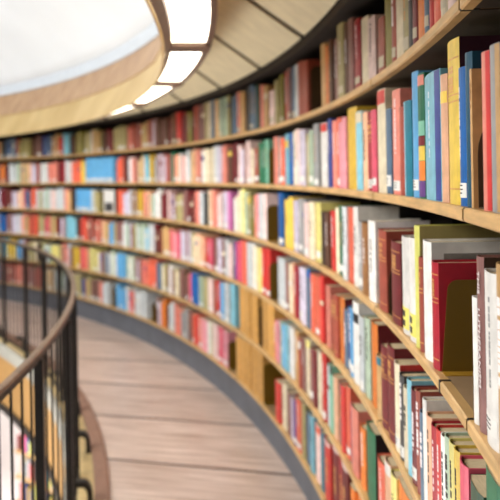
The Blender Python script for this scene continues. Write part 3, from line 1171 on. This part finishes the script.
6 42.401 54 246 sage l 0
6 42.713 54 250 pale_grey - 0
6 43.169 56 236 tan l 0
6 43.491 56 254 cream - 0
6 43.814 56 225 tan l 0
6 44.126 52 207 brick l 0
6 44.429 52 214 brick - 0
6 44.731 52 254 brick l 0
6 45.034 52 248 mauve - 0
6 45.337 52 225 brick - 0
6 45.642 53 214 mauve - 0
6 45.950 53 220 mauve l 0
6 46.258 53 233 mauve - 0
6 46.565 53 216 brick l 0
6 46.992 47 258 salmon - 0
6 47.264 47 214 salmon - 0
6 47.536 47 256 salmon l 0
6 47.808 47 224 salmon - 0
6 48.080 46 248 brick l 0
6 48.351 46 209 mauve l 0
6 48.621 46 259 brick l 0
6 48.892 46 225 mauve - 0
6 49.161 46 233 brick - 0
6 49.431 46 210 mauve - 0
6 49.700 46 248 brick - 0
6 49.970 46 254 mauve - 0
6 50.270 51 228 slate - 0
6 50.650 33 237 pale_grey l 0
6 51.030 55 221 salmon l 0
6 51.410 43 240 pale_grey - 0
6 51.790 49 241 mauve - 0
6 52.170 45 260 khaki - 0
6 52.550 37 207 khaki - 0
6 52.930 48 222 khaki - 0
6 53.310 51 242 slate - 0
6 53.690 52 211 slate - 0
6 54.070 49 212 sage l 0
6 54.450 31 216 brick l 0
6 54.830 31 213 khaki l 0
6 55.210 32 241 maroon l 0
6 55.590 59 229 blush l 0
6 55.970 40 245 khaki - 0
6 56.350 43 249 slate l 0
6 56.730 52 223 salmon l 0
6 57.110 49 259 mauve l 0
6 57.490 52 250 salmon l 0
6 57.870 41 206 mauve l 0
6 58.250 32 234 pale_grey - 0
6 58.630 43 249 mauve l 0
6 59.010 36 240 mauve - 0
6 59.390 44 246 pale_grey l 0
6 59.770 34 221 lilac l 0
"""
# ------------------------------------------------------------------ books
def arc_y(x, t, b): return b*(2*x/t)**2
def cover_mesh(t, d, h, b, w=.0022, hard=True):
    m = MB(); n = 6
    xs = [t/2-t*i/n for i in range(n+1)]
    outer = [(t/2, d)]+[(x, arc_y(x, t, b)) for x in xs]+[(-t/2, d)]
    inner = [(t/2-w, d)]+[(max(-t/2+w, min(t/2-w, x)), arc_y(x, t, b)+w) for x in xs]+[(-t/2+w, d)]
    k = len(outer); vs = [(x,y,0) for x,y in outer]+[(x,y,0) for x,y in inner]+[(x,y,h) for x,y in outer]+[(x,y,h) for x,y in inner]
    fs = []; mi = []
    for i in range(k-1):
        fs.append((i, i+1, 2*k+i+1, 2*k+i)); mi.append(1 if i in (0, k-2) else 0)
        fs.append((k+i, 3*k+i, 3*k+i+1, k+i+1)); mi.append(0)
        fs.append((2*k+i, 2*k+i+1, 3*k+i+1, 3*k+i)); mi.append(0)
        fs.append((i, k+i, k+i+1, i+1)); mi.append(0)
    for i in (0, k-1):
        fs.append((i, 2*k+i, 3*k+i, k+i)); mi.append(1)
    m.v = vs; m.f = fs; m.m = mi
    return m
def patch(m, t, b, x0, x1, z0, z1, th=.0006, mi=0, n=4):
    """a thin raised piece that follows the curve of the spine"""
    vs = []; fs = []
    for i in range(n+1):
        x = x0+(x1-x0)*i/n; y = arc_y(x, t, b)
        vs += [(x, y-th, z0), (x, y-th, z1), (x, y+.0002, z0), (x, y+.0002, z1)]
    for i in range(n):
        a = 4*i; c = a+4
        fs += [(a,a+1,c+1,c),(a+1,a+3,c+3,c+1),(a,c,c+2,a+2),(a+2,c+2,c+3,a+3)]
    fs += [(0,2,3,1), (4*n,4*n+1,4*n+3,4*n+2)]
    m.add(vs, fs, mi)
def marks(t, b, z0, z1, wid, cx=0, rng=random):
    m = MB(); z = z1
    while z > z0:
        l = rng.uniform(.004, .013)
        patch(m, t, b, cx-wid/2, cx+wid/2, max(z-l, z0), z, .0005, n=2); z -= l+rng.choice([.0015, .0015, .006])
    return m

SIDE = {'D': 'umber', 'W': 'grey', 'K': 'khaki'}
def make_book(row, th, tmm, hmm, col, ft, depth, off):
    t, h = tmm/1000, hmm/1000
    rg = random.Random(int(th*1000)+row*7919)
    fs_ = ft.split(':')[0]
    b = min(.16*t, .006)
    rz = radians(th-90)
    loc = polar(R+off, th, SHELF_Z[row]+.0004)
    side = None
    if col == 'yellow' and 'D' in ft: side = mat('maroon_board', (62,26,40), .4)
    elif col == 'lime': side = mat('olive_board', (168,152,92), .5)
    elif col == 'white' and 'W' in ft: side = mat('white_board', (226,224,218), .4)
    elif col == 'orange' and row == 4 and th > 1: side = COVER['maroon']
    elif col == 'mauve' and 'W' in ft: side = COVER['umber']
    elif col == 'green' and 'D' in ft: side = COVER['black']
    elif row == 4 and col == 'cream' and 0 < th < .3: side = COVER['red']
    mats = [COVER[col], side or COVER[col]]
    o = cover_mesh(t, depth, h, b).build('book', mats)
    o.location = loc; o.rotation_euler = (0, 0, rz)
    w = .0022
    p = MB(); p.box(-t/2+w+.0001, t/2-w-.0001, b+w+.001, depth-.004, .003, h-.005)
    p.build('page_block', PAGE, o)
    def ch(m, name, mt): return m.build(name, mt, o)
    if ('l' in fs_ and ((th < 3 and row > 1) or rg.random() < .55)) or 'L' in fs_:
        z0 = rg.uniform(.008, .02); m = MB(); patch(m, t, b, -t*.42, t*.42, z0, z0+rg.uniform(.02, .03))
        lb = ch(m, 'spine_label', LABEL if row > 1 else DIMLABEL)
        if th < 3 and row > 1:
            m = MB()
            for q in range(3): patch(m, t, b, -t*.25, t*(.05+.2*rg.random()), z0+.006+q*.006, z0+.008+q*.006, .0009, n=2)
            m.build('call_number', INK, lb)
    if 'y' in fs_:
        m = MB(); patch(m, t, b, -t*.45, t*.45, .012, .062); lb = ch(m, 'spine_label', YLABEL)
        m = MB()
        for q in range(2): patch(m, t, b, -t*.2, t*.15, .018+q*.022, .032+q*.022, .0009, n=2)
        m.build('call_number', INK, lb)
    if 'g' in fs_:
        for q in (.09, .62, .66, .88):
            m = MB(); patch(m, t, b, -t*.46, t*.46, h*q, h*q+.0026); ch(m, 'gilt_band', GILT)
        ch(marks(t, b, h*.68, h*.84, t*.4, rng=rg), 'gilt_lettering', GILT)
    if ft == 'w2':
        m = MB(); patch(m, t, b, -t*.46, t*.46, h*.93, h*.985); ch(m, 'head_band', COVER['blush'])
        ch(marks(t, b, h*.3, h*.7, t*.25, rng=rg), 'gilt_lettering', GILT)
    if 's:' in ft:
        c = ft.split('s:')[1]; m = MB(); patch(m, t, b, t*.27, t*.47, .001, h-.001); ch(m, 'spine_stripe', COVER[c])
    if 'h:' in ft:
        m = MB(); patch(m, t, b, -t*.47, -t*.02, .001, h-.001); ch(m, 'spine_stripe', COVER[ft.split('h:')[1]])
    if 'c:' in ft:
        m = MB(); patch(m, t, b, -t*.47, t*.47, h*.86, h-.003); ch(m, 'title_panel', COVER[ft.split('c:')[1]])
    if fs_ == 'q':
        for z0, z1, c in ((.62,.9,'green'),(.9,.985,'salmon'),(.5,.62,'mint'),(.42,.5,'maroon'),(.3,.42,'yellow'),(.14,.3,'orange'),(.01,.14,'purple')):
            m = MB(); patch(m, t, b, -t*.47, t*.47, h*z0+.001, h*z1); ch(m, 'picture_panel', COVER[c])
    if 'tL' in ft or 'ts' in ft or ft == 't2' or ft == 'tB' or 'tN' in ft:
        mt = INK if ft in ('tB',) or 'tN' in ft or col in ('lemon','yellow','peach') else WINK
        cx = -t*.05 if 'ts' in ft or 'tL' in ft else t*.12
        ch(marks(t, b, h*.34, h*.86, min(t*.16, .005), cx, rg), 'title_lettering', mt if 'tN' not in ft else COVER['grey'])
    if ft == 'tL':
        pass
    if ft == 'm':
        ch(marks(t, b, h*.72, h*.9, t*.5, rng=rg), 'title_lettering', COVER['bronze'])
    if ft == 'tW':
        for s, z, sz in (('THIS', h*.92, .0165), ('LUTHERANISM', h*.71, .0175)):
            cu = bpy.data.curves.new('title_lettering', 'FONT'); cu.body = s; cu.size = sz; cu.extrude = .0003; cu.align_y = 'CENTER'
            cu.materials.append(WINK)
            tmp = bpy.data.objects.new('tmp', cu); COL.objects.link(tmp); bpy.context.view_layer.update()
            me = bpy.data.meshes.new_from_object(tmp.evaluated_get(bpy.context.evaluated_depsgraph_get())); bpy.data.objects.remove(tmp)
            q = bpy.data.objects.new('title_lettering', me); COL.objects.link(q); q.parent = o
            q.rotation_euler = (radians(90), radians(90), 0); q.location = (t*.17, arc_y(t*.17, t, b)-.0014, z)
    if ft == 'W':
        m = MB(); m.box(t/2, t/2+.0006, .03, depth-.01, .01, h-.022); ch(m, 'cover_picture', mat('grey_cover_photo', (150,146,136), .4, vary=.3, scale=14))
    if ft in ('-', 'l') and rg.random() < .5:
        dark = sum(PAL[col]) > 520
        ch(marks(t, b, h*rg.uniform(.35, .5), h*rg.uniform(.75, .92), min(t*.3, .01), t*.1 if th < 5 else 0, rg), 'title_lettering', INK if dark else (GILT if rg.random() < .4 else WINK))
    elif ft in ('-', 'l') and rg.random() < (.3 if th < 3 else .12):
        c = rg.choice(['white','cream','black','navy','maroon','yellow']); z = rg.uniform(.55, .8)
        if c != col:
            m = MB(); patch(m, t, b, -t*.47, t*.47, h*z, h*(z+rg.uniform(.06, .16))); ch(m, 'title_panel', COVER[c])
    return o

rows = {}
for ln in BOOKS.strip().splitlines():
    a = ln.split(); r = (int(a[0]), float(a[1]), int(a[2]), int(a[3]), a[4], a[5], int(a[6]))
    rows.setdefault(r[0], []).append(r)
SN = {1: 'top shelf', 2: 'second shelf', 3: 'third shelf', 4: 'fourth shelf', 5: 'fifth shelf', 6: 'bottom shelf'}
HERO = {(2,'yellow','Dg'): 'tall yellow book with dark maroon boards on the second shelf',
 (2,'blue','tL'): 'blue book with white title next to the tall yellow book',
 (2,'tan','m'): 'thin tan book whose cover shows above the dark curved bookend',
 (2,'petrol','d'): 'petrol-blue book squeezed between the blue book and the tan book',
 (2,'aqua','ts:navy'): 'thick light-blue book with a navy edge stripe and white title',
 (2,'green','q'): 'thin book with green, yellow and red picture spine beside the light-blue book',
 (2,'salmon','s:red'): 'salmon book with a red edge stripe on the second shelf',
 (2,'grey','s:tan'): 'grey book with a tan edge at the very end of the second shelf',
 (3,'white','LtN'): 'white book with grey title and white call label beside the mauve book',
 (3,'mauve','tW'): 'mauve-brown book with a white vertical title beside the white book',
 (3,'crimson','gG'): 'crimson book with gilt bands leaning on the big olive bookend',
 (3,'white','W'): 'white-spined book with a grey cover picture beside the crimson gilt book',
 (3,'lime','K'): 'lime-yellow book with an olive cover rising behind the white-spined book',
 (5,'green','D'): 'big dark-green book with black cover on the fifth shelf'}
chosen = []; far = []
for row in sorted(rows):
    bs = sorted(rows[row], key=lambda r: r[1])
    for i, r in enumerate(bs):
        (chosen if r[6] else far).append((r, bs[i-1][4] if i else None, bs[i+1][4] if i+1 < len(bs) else None,
                                        bs[i-2][4] if i > 1 else None, bs[i+2][4] if i+2 < len(bs) else None))
def size(r):
    if r[3] >= 268: return 'tall '
    if r[3] <= 212: return 'short '
    if r[2] >= 95: return 'thick '
    if r[2] <= 42: return 'slim '
    return ''
cand = []
for r, pl, pn, pl2, pn2 in chosen:
    row, th, t, h, col, ft, _ = r
    hk = HERO.get((row, col, ft)); n = word(col)
    k = int((th+4)//BAY)
    bay = f'{ORD[min(max(k,0),12)]} bay along'
    if hk: cand.append([hk]*4); continue
    if pl and pn: mid = f'between {word(pn)} and {word(pl)} books'
    else: mid = f'next to the {word(pl or pn)} book that ends the row'
    s = size(r)
    base = f'{n} book on the {SN[row]} {mid}'
    far2 = f'{s}{n} book, {SN[row]}, {mid}, {bay}'
    more = f'{s}{n} book, {SN[row]}, {mid}, {word(pn2) if pn2 else "end"} next'
    cand.append([s+base, far2, more, more+f', {bay}'])
final = [c[0] for c in cand]
for lvl in (1, 2, 3):
    cnt = {}
    for f_ in final: cnt[f_] = cnt.get(f_, 0)+1
    for i, f_ in enumerate(final):
        if cnt[f_] > 1: final[i] = cand[i][lvl]
GOLD = ['first','second','third','fourth','fifth','sixth']
for sh in (5, 6):
    n = 0
    for i, (r, *_) in enumerate(chosen):
        if r[0] == sh and r[5] == 'e':
            final[i] = f'gold bound volume on the {SN[sh]}, {GOLD[n]} of its set from the camera side'; n += 1
seen = {}
for (r, *_), lab in zip(chosen, final):
    row, th, t, h, col, ft, _ = r
    rg = random.Random(int(th*977)+row)
    depth = {'Dg': .25, 'W': .23, 'K': .235, 'gG': .19, 'D': .2, 'q': .2}.get(ft, rg.uniform(.135, .185))
    off = .0075 if th < 2 else rg.uniform(.008, .02)
    o = make_book(row, th, t, h, col, ft, depth, off)
    seen[lab] = seen.get(lab, 0)+1
    tag(o, lab, 'book', 'books on the '+SN[row])


# the countless smaller books further round the curve
names = sorted(PAL); idx = {n: i for i, n in enumerate(names)}
NM = len(names)
m = MB()
for r, *_ in far:
    row, th, tmm, hmm, col, ft, _f = r
    rg = random.Random(int(th*613)+row)
    t = tmm/1000; h = hmm/1000; d = rg.uniform(.14, .18); off = rg.uniform(.006, .02)
    rz = radians(th-90); c, s_ = cos(rz), sin(rz); X0, Y0, ZZ = polar(R+off, th, SHELF_Z[row]+.0004)
    q = MB(); b = min(.2*t, .006)
    pts = [(t/2, d), (t/2, b), (t*.25, b*.3), (-t*.25, b*.3), (-t/2, b), (-t/2, d)]
    k = len(pts)
    q.add([(x,y,0) for x,y in pts]+[(x,y,h) for x,y in pts], [(i,(i+1)%k,k+(i+1)%k,k+i) for i in range(k)]+[tuple(reversed(range(k)))], idx[col])
    q.add([(x,y,h-.001) for x,y in pts], [tuple(range(k))], NM)
    if ('l' in ft.split(':')[0] and rg.random() < .6) or 'L' in ft: patch(q, t*1.3, b*.3, -t*.4, t*.4, .012, .045, .001, NM+1, 2)
    elif rg.random() < .12: patch(q, t*1.3, b*.3, -t*.4, t*.4, h*.6, h*.75, .001, idx[rg.choice(['white','cream','navy','maroon'])], 2)
    vs = [(X0+x*c-y*s_, Y0+x*s_+y*c, ZZ+z) for x, y, z in q.v]
    bse = len(m.v); m.v += vs; m.f += [tuple(i+bse for i in f) for f in q.f]; m.m += q.m
o = m.build('books', [COVER[n] for n in names]+[PAGE, LABEL])
tag(o, 'hundreds of small blurred books filling the far shelves round the curve', 'books', kind='stuff')

# a book displayed face out on the third shelf
a = 35.1
o = MB(); o.box(-.125, .125, 0, .012, 0, .24); o = o.build('book', [COVER['white']]); o.location = polar(R+.03, a, SHELF_Z[3]+.0004); o.rotation_euler = (0,0,radians(a-90))
q = MB(); q.box(-.1, .1, -.001, 0, .02, .11); q.build('cover_picture', COVER['charcoal'], o)
q = MB(); q.box(-.12, .12, .001, .011, .24, .2408); q.build('page_block', PAGE, o)
tag(o, 'white book with a dark picture displayed face out on the third shelf', 'book', 'books on the third shelf')

# ------------------------------------------------------------------ bookends
def bookend(row, th, h, d, mt, foot, lab, footm=None, curve=.03, slant=0, yoff=.016, shp=None):
    t = empty('bookend', polar(R+yoff, th, SHELF_Z[row]+.0004), radians(th-90))
    pts = [(0,0),(d,0),(d,h)]
    n = 8
    for i in range(n+1):
        u = pi/2*i/n; pts.append((slant+curve-curve*sin(u), h-curve+curve*cos(u)))
    m = MB(); k = len(pts); w_ = .0008
    m.add([(-w_,y,z) for y,z in pts]+[(w_,y,z) for y,z in pts], [tuple(range(k)), tuple(reversed(range(k,2*k)))]+[(i,k+i,k+(i+1)%k,(i+1)%k) for i in range(k)])
    m.build('plate', mt, t)
    m = MB(); m.box(w_, foot, 0, d, 0, .0016); m.build('foot', footm or mt, t)
    tag(t, lab, 'bookend', 'metal bookends')
bookend(2, -4.192, .155, .15, BROWNM, .03, 'dark brown curved bookend against the tan book on the second shelf', curve=.075)
bookend(3, -2.53, .172, .2, OLIVEM, .028, 'big olive metal bookend against the crimson gilt book', LITOLIVEM, curve=.02, slant=.012)
bookend(3, .70, .165, .14, BROWNM, .02, 'dark brown rounded bookend between brick-red and maroon books on the third shelf', curve=.085)
bookend(3, 13.25, .2, .15, OLIVEM, .05, 'olive bookend in the gap before the blue book on the third shelf', LITOLIVEM)
bookend(2, 12.9, .2, .15, OLIVEM, .03, 'olive bookend beside the mint-green book on the second shelf')
bookend(4, 13.05, .2, .15, OLIVEM, .04, 'olive bookend beside a red book in the fourth shelf gap')
bookend(6, 14.05, .23, .16, OLIVEM, .05, 'dark olive bookend holding the gold bound volumes on the bottom shelf')
bookend(6, 18.6, .19, .15, OLIVEM, .04, 'olive bookend between the gold bound volumes and a pink book')
bookend(5, 14.47, .24, .16, BROWNM, .02, 'dark brown bookend between gold bound volumes on the fifth shelf')
bookend(4, 1.77, .16, .15, OLIVEM, .012, 'olive bookend with lit-toned foot below the orange book', LITOLIVEM, curve=.06)
bookend(1, 7.72, .2, .15, BROWNM, .05, 'dark bookend in the gap on the top shelf')
bookend(6, 34.6, .2, .15, OLIVEM, .02, 'small olive bookend on the bottom shelf past a sky-blue book')
bookend(6, 29.1, .17, .15, OLIVEM, .02, 'small olive bookend on the bottom shelf past a lilac book')
bookend(3, -4.03, .09, .1, BLACKM, .0012, 'low black plate beside the thin white book on the third shelf', yoff=.01)  # thin black plate filling the dark strip next to the white book

# ------------------------------------------------------------------ railing
rail = empty('railing', polar(9.12, 20, 0))
tag(rail, 'curved black balustrade with a worn bronze handrail around the stair opening', 'railing')
def rput(mb, name, mt, smooth=False, parent=None):
    o = mb.build(name, mt, smooth=smooth)
    if parent: o.parent = parent
    else: o.parent = rail; o.location = tuple(-v for v in rail.location)
    return o
RT = .995
f = MB(); f.ring([(9.087,RT-.012),(9.109,RT-.012),(9.111,RT-.006),(9.108,RT+.001),(9.098,RT+.003),(9.088,RT+.001),(9.085,RT-.006)], -8, 56, 90); rput(f, 'handrail', RAILM)
f = MB(); f.ring(rect(9.09, 9.106, RT-.034, RT-.0125), -8, 56, 90); rput(f, 'top_bar', BLACKM)
f = MB(); f.ring(rect(9.09, 9.106, .03, .046), -8, 56, 90); rput(f, 'bottom_bar', BLACKM)
P0, DP = 4.29-4.45*2, 4.45
for k in range(14):
    a = P0+DP*k
    f = MB(); f.ring(rect(9.083, 9.113, -.0115, RT-.0345), a-.085, a+.085, 1); post = rput(f, 'post', BLACKM)
    if k == 13: continue
    a += DP/2
    # bracket: flat bar bending from the post down onto the ledge
    f = MB(); prev = None; pr = []
    for i in range(7):
        u = pi/2*i/6; pr.append((9.13+.05*sin(u), .045+.07*cos(u)))
    pr = [(9.1,.115)]+pr[1:]+[(9.18,-.0115)]
    inn = [(9.1,.087)]+[(9.13+.026*sin(pi/2*i/6), .045+.042*cos(pi/2*i/6)) for i in range(1,7)]+[(9.156,-.0115)]
    poly = pr+inn[::-1]
    f.ring(poly, a-.15, a+.15, 1); o = f.build('bracket', BLACKM); o.parent = post; a -= DP/2
    if k < 13:
        for q in range(1, 6):
            b = a+DP*q/6
            f = MB(); f.ring(rect(9.0945, 9.1015, .0455, RT-.0335), b-.022, b+.022, 1); rput(f, 'baluster', BLACKM)

# ------------------------------------------------------------------ lower-storey bookcase glimpsed through the balusters
t = empty('bookcase', polar(10.9, 46, -3.0)); tag(t, 'low bookcase on the storey below, glimpsed between the balusters', 'bookcase')
def put(mb, name, mt):
    o = mb.build(name, mt); o.parent = t; o.location = tuple(-v for v in t.location); return o
for z in (-2.9, -2.55, -2.2):
    f = MB(); f.ring(rect(10.62, 10.95, z-.03, z), 40, 52.6, 20); put(f, 'shelf', OAK)
f = MB(); f.ring(rect(10.951, 10.98, -3.0, -1.88), 40, 52.6, 20); put(f, 'back_panel', DARKWOOD)
m = MB(); rg = random.Random(3)
for z in (-2.9, -2.55, -2.2):
    a = 40.2
    while a < 52.1:
        wd = rg.uniform(.2, .4); h = rg.uniform(.2, .28)
        m.ring(rect(10.65, 10.85, z+.0005, z+h), a, a+wd-.01, 1, rg.randrange(NM)); a += wd
o = m.build('books', [COVER[n] for n in names]); tag(o, 'books on the low shelves of the storey below', 'books', kind='stuff')
